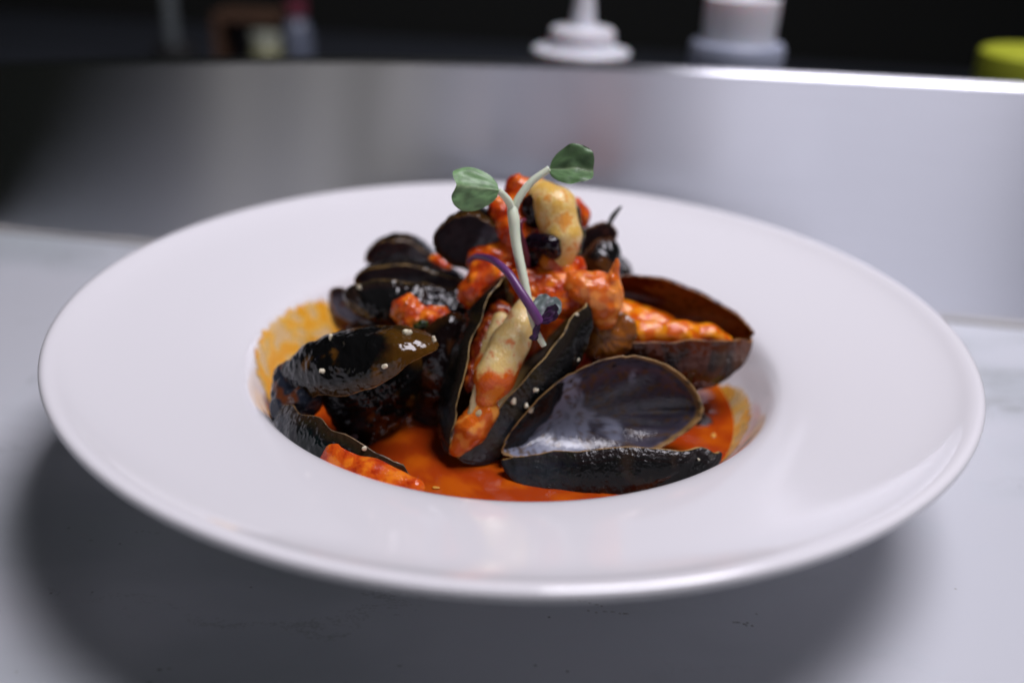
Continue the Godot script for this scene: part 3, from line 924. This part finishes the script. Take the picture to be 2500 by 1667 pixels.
func tomatoes() -> void:
	# mound of pulp under everything
	var mound := [cap(Vector3(-0.020, 0.028, -0.012), Vector3(0.030, 0.028, -0.012), 0.015, 0.016), cap(Vector3(-0.006, 0.044, -0.016), Vector3(0.012, 0.046, -0.016), 0.014, 0.014), ball(Vector3(0.008, 0.062, -0.018), 0.009), ball(Vector3(0.006, 0.072, -0.024), 0.008), ball(Vector3(-0.040, 0.028, -0.022), 0.012)]
	tomato("tomato_pulp", "lumpy red tomato pulp filling the middle of the heap", mound, 60, 0.0012, 0.003, 110.0, 0.008, "tomato", null, 0.3, "tomato pulp", "")
	tomato("tomato_piece", "long red tomato wedge at the front edge beneath the black mussel", [cap(Vector3(-0.0581, 0.0258, 0.0600), Vector3(-0.0500, 0.0312, 0.0620), 0.0036, 0.0056), cap(Vector3(-0.0497, 0.0313, 0.0640), Vector3(-0.0387, 0.0312, 0.0730), 0.0056, 0.0046), cap(Vector3(-0.0387, 0.0312, 0.0730), Vector3(-0.0263, 0.0329, 0.0800), 0.0046, 0.0030), cap(Vector3(-0.0527, 0.0266, 0.0660), Vector3(-0.0330, 0.0304, 0.0780), 0.0044, 0.0040)], 61, 0.00055, 0.0005, 90.0, 0.004)
	tomato("tomato_piece", "ragged red tomato piece with a green herb stuck to it", [cap(Vector3(-0.0381, 0.0547, 0.0060), Vector3(-0.0327, 0.0510, 0.0080), 0.0042, 0.0058), cap(Vector3(-0.0330, 0.0517, 0.0060), Vector3(-0.0249, 0.0524, 0.0040), 0.0050, 0.0034), ball(Vector3(-0.0362, 0.0564, 0.0060), 0.0040), ball(Vector3(-0.0289, 0.0529, 0.0100), 0.0040)], 62, 0.0005, 0.0012, 260.0, 0.002, "tomato", null, 0.5)
	tomato("tomato_piece", "soft orange tomato piece under the arching purple stem", [cap(Vector3(-0.0131, 0.0711, -0.0040), Vector3(-0.0035, 0.0735, -0.0040), 0.0042, 0.0048), cap(Vector3(-0.0099, 0.0688, 0.0000), Vector3(-0.0147, 0.0614, 0.0040), 0.0044, 0.0052), ball(Vector3(-0.0068, 0.0657, 0.0000), 0.0052), cap(Vector3(-0.0055, 0.0690, -0.0040), Vector3(-0.0009, 0.0652, -0.0020), 0.005, 0.005)], 63, 0.00055, 0.0012, 220.0, 0.003)
	tomato("tomato_piece", "bright orange tomato piece with a pointed tip beside the reddish mussel", [cap(Vector3(0.0216, 0.0679, 0.0100), Vector3(0.0297, 0.0659, 0.0100), 0.0058, 0.0060), cap(Vector3(0.0312, 0.0629, 0.0120), Vector3(0.0318, 0.0703, 0.0110), 0.0044, 0.0024), cap(Vector3(0.0318, 0.0703, 0.0110), Vector3(0.0327, 0.0779, 0.0100), 0.0022, 0.0008), ball(Vector3(0.0274, 0.0681, 0.0080), 0.0048), cap(Vector3(0.0268, 0.0643, 0.0120), Vector3(0.0301, 0.0581, 0.0120), 0.0050, 0.0040), ball(Vector3(0.0195, 0.0678, 0.0080), 0.0042)], 64, 0.0005, 0.0010, 240.0, 0.0016, "tomato", func(p: Vector3) -> Color:
		return Color(0.66, 0.13, 0.014).lerp(Color(0.82, 0.27, 0.05), smoothstep(-0.1, 0.5, noise_a.get_noise_3dv(p * 200.0))), 0.3)
	tomato("tomato_piece", "crushed pink red tomato under the purple sprout leaves", [cap(Vector3(0.0028, 0.0670, 0.0060), Vector3(0.0153, 0.0660, 0.0060), 0.0055, 0.0058), cap(Vector3(0.0067, 0.0625, 0.0100), Vector3(0.0183, 0.0623, 0.0100), 0.0055, 0.0052), ball(Vector3(0.0125, 0.0666, 0.0000), 0.006)], 65, 0.00055, 0.0013, 260.0, 0.003, "tomato", null, 0.4)
	tomato("tomato_piece", "red and orange tomato flesh behind the green sprout on the summit", [cap(Vector3(-0.0015, 0.0947, -0.0140), Vector3(0.0031, 0.0926, -0.0140), 0.0036, 0.0048), cap(Vector3(-0.0063, 0.0873, -0.0100), Vector3(-0.0024, 0.0826, -0.0060), 0.0046, 0.0055), cap(Vector3(0.0003, 0.0885, -0.0120), Vector3(0.0015, 0.0790, -0.0080), 0.0058, 0.0058), cap(Vector3(0.0001, 0.0772, -0.0040), Vector3(0.0042, 0.0694, -0.0020), 0.0050, 0.0055)], 66, 0.00055, 0.0012, 230.0, 0.0028, "tomato", null, 0.35)
	tomato("tomato_piece", "red tomato crumb behind the crowning yellow meat", [ball(Vector3(0.0195, 0.0833, -0.0260), 0.0042), ball(Vector3(0.0223, 0.0802, -0.0260), 0.0036)], 67, 0.00055, 0.001, 260.0)
	tomato("tomato_piece", "orange tomato pulp hanging below the crowning meat", [cap(Vector3(0.0110, 0.0717, 0.0010), Vector3(0.0189, 0.0709, 0.0000), 0.0050, 0.0046), ball(Vector3(0.0168, 0.0676, 0.0020), 0.0050)], 68, 0.00055, 0.001, 240.0, 0.003)
	tomato("tomato_piece", "orange scrap caught between two dark shells at the left", [cap(Vector3(-0.0300, 0.0604, -0.0280), Vector3(-0.0267, 0.0593, -0.0260), 0.0030, 0.0030)], 69, 0.00055, 0.0008, 260.0)


func greens() -> void:
	var rib := Color(0.42, 0.52, 0.30)
	var o := thing("radish_sprout", "pale stemmed sprout with two green leaves crowning the heap", "sprout", Vector3(0.0095, 0.0582, 0.0360))
	var b := o.position
	var stem := [Vector3(0.0095, 0.0582, 0.0360), Vector3(0.0060, 0.0646, 0.0340), Vector3(0.0026, 0.0758, 0.0280), Vector3(-0.0005, 0.0864, 0.0220), Vector3(-0.0016, 0.0932, 0.0190), Vector3(-0.0023, 0.0964, 0.0170)]
	for i in stem.size():
		stem[i] -= b
	part(o, "stem", tube(stem, [0.0009, 0.0011, 0.0014, 0.0016, 0.00185, 0.0016]), mats.pale_stem)
	var sl := [Vector3(-0.0020, 0.0947, 0.0170) - b, Vector3(-0.0035, 0.0989, 0.0180) - b, Vector3(-0.0065, 0.1024, 0.0190) - b]
	part(o, "leaf_stalk", tube(sl, [0.0013, 0.0012, 0.0010]), mats.pale_stem)
	var sr := [Vector3(-0.0020, 0.0947, 0.0170) - b, Vector3(-0.0005, 0.0990, 0.0160) - b, Vector3(0.0033, 0.1041, 0.0140) - b, Vector3(0.0088, 0.1080, 0.0120) - b]
	part(o, "leaf_stalk", tube(sr, [0.0013, 0.0013, 0.0012, 0.0011]), mats.pale_stem)
	var left := leaf(sl[-1], Vector3(-0.0176, 0.1047, 0.0230) - Vector3(-0.0065, 0.1024, 0.0190), Vector3(-0.0115, 0.1099, 0.0140) - Vector3(-0.0121, 0.0958, 0.0220), 0.0145, 0.0092, 0.50, 0.10, 0.0, Color(0.06, 0.17, 0.045), Color(0.22, 0.39, 0.17), rib, 1)
	part(o, "seed_leaf", left, mats.leaf)
	var right := leaf(sr[-1], Vector3(0.0198, 0.1099, 0.0150) - Vector3(0.0088, 0.1080, 0.0120), Vector3(0.0117, 0.1143, 0.0060) - Vector3(0.0148, 0.1028, 0.0180), 0.0142, 0.0090, 0.70, -0.12, 0.0, Color(0.13, 0.24, 0.10), Color(0.05, 0.11, 0.04), rib, 2)
	part(o, "seed_leaf", right, mats.leaf)
	# purple sprout
	o = thing("purple_sprout", "purple stemmed sprout arching over the centre mussel with two dark leaves", "sprout", Vector3(0.0067, 0.0670, 0.0360))
	b = o.position
	var ps := [Vector3(0.0078, 0.0664, 0.0370) - b, Vector3(0.0052, 0.0705, 0.0360) - b, Vector3(0.0013, 0.0752, 0.0330) - b, Vector3(-0.0029, 0.0792, 0.0280) - b, Vector3(-0.0080, 0.0801, 0.0200) - b, Vector3(-0.0133, 0.0771, 0.0100) - b, Vector3(-0.0160, 0.0724, 0.0020) - b]
	part(o, "stem", tube(ps, [0.0016, 0.0015, 0.0014, 0.0013, 0.0012, 0.0010, 0.0008]), mats.purple_stem)
	var plum := Color(0.05, 0.015, 0.06)
	part(o, "seed_leaf", leaf(Vector3(0.0074, 0.0675, 0.0370) - b, Vector3(0.0112, 0.0738, 0.0300) - Vector3(0.0074, 0.0675, 0.0370), Vector3(0.0164, 0.0730, 0.0260) - Vector3(0.0056, 0.0701, 0.0280), 0.0098, 0.0062, 0.40, 0.12, 0.0, plum, Color(0.16, 0.20, 0.19), Color(0.1, 0.08, 0.1), 3), mats.leaf)
	part(o, "seed_leaf", leaf(Vector3(0.0077, 0.0670, 0.0370) - b, Vector3(0.0136, 0.0709, 0.0380) - Vector3(0.0077, 0.0670, 0.0370), Vector3(0.0076, 0.0695, 0.0340) - Vector3(0.0093, 0.0662, 0.0420), 0.0072, 0.0042, 0.3, 0.1, 0.0, plum, plum, Color(0.08, 0.03, 0.09), 4), mats.leaf)
	part(o, "seed_leaf", leaf(Vector3(0.0077, 0.0670, 0.0370) - b, Vector3(0.0069, 0.0625, 0.0390) - Vector3(0.0077, 0.0670, 0.0370), Vector3(0.0053, 0.0672, 0.0400) - Vector3(0.0092, 0.0641, 0.0360), 0.0062, 0.0024, 0.4, 0.1, 0.0, plum, plum, Color(0.08, 0.03, 0.09), 5), mats.leaf)
	var thin := [Vector3(0.0044, 0.0670, 0.0040), Vector3(0.0035, 0.0748, 0.0060), Vector3(0.0018, 0.0815, 0.0080), Vector3(0.0002, 0.0869, 0.0100), Vector3(0.0006, 0.0893, 0.0090), Vector3(0.0020, 0.0891, 0.0060)]
	b = thin[0]
	for i in thin.size():
		thin[i] -= b
	solo("plum_stem", tube(thin, [0.0007, 0.0009, 0.0010, 0.0010, 0.0009, 0.0006]), mats.plum_stem, "thin plum coloured stem curling beside the pale sprout stem", "sprout stem", b)
	var chive := [Vector3(0.0325, 0.0760, -0.0300), Vector3(0.0341, 0.0809, -0.0280), Vector3(0.0363, 0.0850, -0.0260)]
	b = chive[0]
	for i in chive.size():
		chive[i] -= b
	solo("chive_tip", tube(chive, [0.0007, 0.0010, 0.0004]), mats.dark_green, "dark green herb tip poking out behind the small mussel", "herb", b)
	var herb := [cap(Vector3(-0.0321, 0.0526, 0.0140), Vector3(-0.0298, 0.0539, 0.0140), 0.0016, 0.0013), ball(Vector3(-0.0310, 0.0543, 0.0140), 0.0012)]
	tomato("herb_leaf", "crumpled green herb leaf on the ragged tomato piece", herb, 70, 0.0003, 0.0006, 420.0, 0.001, "meat", func(p: Vector3) -> Color:
		return Color(0.012, 0.028, 0.006).lerp(Color(0.10, 0.12, 0.02), smoothstep(0.0, 0.5, noise_a.get_noise_3dv(p * 500.0))), 0.3, "herb", "")


func garlic() -> void:
	var shapes := []
	for k in 4:
		var r := 0.00095 + 0.0002 * k
		shapes.append(lump([cap(Vector3(-0.0004, 0, 0), Vector3(0.0004 + 0.0002 * k, 0.0001, 0), r * 0.8, r * 0.62)], 0.00028, 0.0005, 0.0004, 700.0, 80 + k, func(_p: Vector3) -> Color: return Color.WHITE))
	var afloat := 0
	for spot in [Vector3(-0.0217, 0.0198, 0.0595), Vector3(0.0698, 0.0198, 0.0206)]:
		var crumb := solo("garlic_crumb", shapes[afloat % 4], mats.garlic_oily, "small yellow garlic crumb floating in the broth", "garlic", spot, "garlic crumbs floating in the broth")
		crumb.scale = Vector3(1.2, 0.5, 0.9)
		crumb.rotation.y = afloat * 1.3
		afloat += 1
	# on the outside of visible shells, at vertices that face up and forward
	var eye := Vector3(0, 0.19, 0.32)
	for which in [["mussel", 0, 5, "black mussel lying in front"], ["mussel", 1, 3, "front mussel's lower valve"], ["mussel_001", 1, 6, "black valve of the open centre mussel"], ["mussel_004", 0, 5, "wet black mussel behind"], ["mussel_shell_001", 0, 2, "upright brown shell"], ["mussel_002", 1, 1, "shell lying in the broth"]]:
		var o: Node3D = get_node(NodePath(which[0]))
		var shell: MeshInstance3D = o.get_child(which[1])
		var arr := shell.mesh.surface_get_arrays(0)
		var v: PackedVector3Array = arr[Mesh.ARRAY_VERTEX]
		var n: PackedVector3Array = arr[Mesh.ARRAY_NORMAL]
		var t := o.transform * shell.transform
		var made := 0
		for guess in 4000:
			if made >= which[2]:
				break
			var i := rng.randi_range(0, v.size() - 1)
			var p := t * v[i]
			var q := (t.basis * n[i]).normalized()
			if q.dot((eye - p).normalized()) < 0.35 or q.y < -0.3 or p.y < 0.025:
				continue
			var bit := solo("garlic_bit", shapes[made % 4], mats.garlic, "tiny white garlic bit stuck to the %s" % which[3], "garlic", p + q * 0.0003, "garlic bits stuck on the %s" % which[3])
			bit.scale = Vector3.ONE * rng.randf_range(0.45, 1.15) * Vector3(1.0, rng.randf_range(0.6, 1.0), 1.0)
			bit.rotation = Vector3(rng.randf() * 6, rng.randf() * 6, rng.randf() * 6)
			made += 1


func background() -> void:
	var white := mat("bottle_white", lin(0.72, 0.72, 0.76), 0.4)
	white.subsurf_scatter_enabled = true
	white.subsurf_scatter_strength = 0.2
	var cloudy := mat("bottle_cloudy", lin(0.34, 0.37, 0.46), 0.35)
	# squeeze bottle with a wide flange under its nozzle
	var o := thing("squeeze_bottle", "white squeeze bottle with wide flange and thin nozzle", "bottle", Vector3(0.0325, -0.0245, -0.28))
	part(o, "bottle_body", lathe(smooth_profile([Vector2(0, 0), Vector2(0.024, 0), Vector2(0.026, 0.003), Vector2(0.026, 0.085), Vector2(0.022, 0.098), Vector2(0.010, 0.110), Vector2(0.009, 0.114)], 4), 40), cloudy)
	part(o, "flange", lathe(smooth_profile([Vector2(0.008, 0.110), Vector2(0.016, 0.1165), Vector2(0.027, 0.1205), Vector2(0.0285, 0.1225), Vector2(0.027, 0.1245), Vector2(0.019, 0.1255)], 4), 48), white)
	part(o, "screw_cap", lathe(smooth_profile([Vector2(0.019, 0.124), Vector2(0.0188, 0.133), Vector2(0.0165, 0.1362), Vector2(0.007, 0.137)], 4), 48), white)
	part(o, "nozzle", lathe(smooth_profile([Vector2(0.0074, 0.1365), Vector2(0.0064, 0.146), Vector2(0.004, 0.170), Vector2(0.003, 0.186), Vector2(0.0, 0.1862)], 4), 32), white)
	o = thing("squeeze_bottle", "white squeeze bottle with thick cap and cloudy shoulder", "bottle", Vector3(0.1225, -0.0285, -0.28))
	part(o, "bottle_body", lathe(smooth_profile([Vector2(0, 0), Vector2(0.019, 0), Vector2(0.0205, 0.004), Vector2(0.0205, 0.116)], 4), 40), white)
	part(o, "collar", lathe(smooth_profile([Vector2(0.0205, 0.1145), Vector2(0.0260, 0.119), Vector2(0.0272, 0.123), Vector2(0.0272, 0.132), Vector2(0.0255, 0.136), Vector2(0.021, 0.1365)], 4), 48), cloudy)
	part(o, "screw_cap", lathe(smooth_profile([Vector2(0.0205, 0.136), Vector2(0.0212, 0.1575), Vector2(0.0195, 0.1605), Vector2(0.008, 0.1615), Vector2(0.0065, 0.166), Vector2(0.004, 0.183), Vector2(0.0, 0.1835)], 4), 48), white)
	# yellow green tub at the right
	o = thing("green_tub", "dark tub with a rounded yellow green lid", "tub", Vector3(0.318, -0.041, -0.31))
	var lime := mat("lime", lin(0.42, 0.46, 0.035), 0.4)
	part(o, "tub_body", lathe(smooth_profile([Vector2(0, 0), Vector2(0.034, 0.0), Vector2(0.036, 0.004), Vector2(0.036, 0.124)], 4), 48), mat("tub_dark", lin(0.02, 0.02, 0.022), 0.5))
	part(o, "lid", lathe(smooth_profile([Vector2(0.036, 0.1225), Vector2(0.0385, 0.1235), Vector2(0.0395, 0.127), Vector2(0.0395, 0.141), Vector2(0.0380, 0.145), Vector2(0.030, 0.1465), Vector2(0.0, 0.1465)], 4), 48), lime)
	# far left on the rear work top: a framed wooden box with a glass jar, small things beside it
	o = thing("wooden_box", "brown wooden open box behind the steel upstand", "box", Vector3(-0.300, -0.035, -0.84))
	var wood := mat("box_wood", lin(0.085, 0.042, 0.022), 0.6)
	var grey := mat("box_back", lin(0.035, 0.032, 0.040), 0.7)
	for s in [[Vector3(0.086, 0.008, 0.06), Vector3(0, 0.070, 0)], [Vector3(0.086, 0.006, 0.06), Vector3(0, 0.003, 0)], [Vector3(0.008, 0.061, 0.06), Vector3(-0.039, 0.0365, 0)], [Vector3(0.008, 0.061, 0.06), Vector3(0.039, 0.0365, 0)]]:
		var bm := BoxMesh.new()
		bm.size = s[0]
		part(o, "board", bm, wood, s[1])
	var bk := BoxMesh.new()
	bk.size = Vector3(0.070, 0.061, 0.005)
	part(o, "back_panel", bk, grey, Vector3(0, 0.0365, -0.02))
	o = thing("spice_jar", "small pale yellow jar standing in front of the wooden box", "jar", Vector3(-0.283, -0.035, -0.80))
	part(o, "jar_body", lathe(smooth_profile([Vector2(0, 0), Vector2(0.015, 0), Vector2(0.0165, 0.004), Vector2(0.0170, 0.036), Vector2(0.0145, 0.044), Vector2(0.013, 0.046)], 4), 32), mat("jar_yellow", lin(0.36, 0.36, 0.20), 0.3))
	part(o, "jar_label", lathe([Vector2(0.0171, 0.012), Vector2(0.0174, 0.013), Vector2(0.0176, 0.028), Vector2(0.0171, 0.029)], 32), mat("jar_label", lin(0.40, 0.27, 0.10), 0.6))
	part(o, "jar_lid", lathe(smooth_profile([Vector2(0.0150, 0.045), Vector2(0.0160, 0.046), Vector2(0.0160, 0.055), Vector2(0.0150, 0.057), Vector2(0, 0.057)], 3), 32), mat("jar_lid", lin(0.40, 0.42, 0.33), 0.4))
	o = thing("salt_shaker", "small round white knob topped shaker by the wooden box", "shaker", Vector3(-0.318, -0.035, -0.74))
	part(o, "shaker_body", lathe(smooth_profile([Vector2(0, 0), Vector2(0.008, 0), Vector2(0.009, 0.003), Vector2(0.0062, 0.016), Vector2(0.0060, 0.018)], 4), 24), mat("shaker_dark", lin(0.02, 0.02, 0.02), 0.5))
	part(o, "knob", lathe(smooth_profile([Vector2(0, 0.0165), Vector2(0.0055, 0.0185), Vector2(0.0078, 0.0235), Vector2(0.0055, 0.0285), Vector2(0, 0.0305)], 4), 24), mat("knob", lin(0.62, 0.60, 0.56), 0.4))
	o = thing("pale_bottle", "tall pale blue grey bottle with red cap behind the upstand", "bottle", Vector3(-0.248, -0.035, -0.80))
	part(o, "bottle_body", lathe(smooth_profile([Vector2(0, 0), Vector2(0.015, 0), Vector2(0.016, 0.004), Vector2(0.016, 0.055), Vector2(0.010, 0.072), Vector2(0.009, 0.078)], 4), 32), mat("pale_glass", lin(0.14, 0.16, 0.21), 0.25))
	part(o, "bottle_cap", lathe(smooth_profile([Vector2(0.0095, 0.076), Vector2(0.0105, 0.077), Vector2(0.0105, 0.092), Vector2(0.009, 0.094), Vector2(0, 0.094)], 3), 24), mat("red_cap", lin(0.16, 0.03, 0.05), 0.4))
	o = thing("steel_ladle", "steel ladle handle standing in the dark at the left", "ladle", Vector3(-0.398, -0.035, -0.84))
	part(o, "handle", rounded_box(Vector3(0.014, 0.12, 0.006), 0.002), mat("ladle_steel", lin(0.25, 0.28, 0.29), 0.35, 0.6), Vector3(0, 0.092, 0))
	part(o, "bowl", lathe(smooth_profile([Vector2(0, 0.0), Vector2(0.014, 0.003), Vector2(0.022, 0.016), Vector2(0.024, 0.032), Vector2(0.0225, 0.032), Vector2(0.013, 0.006), Vector2(0, 0.004)], 4), 32), mat("ladle_dark", lin(0.03, 0.03, 0.03), 0.5))
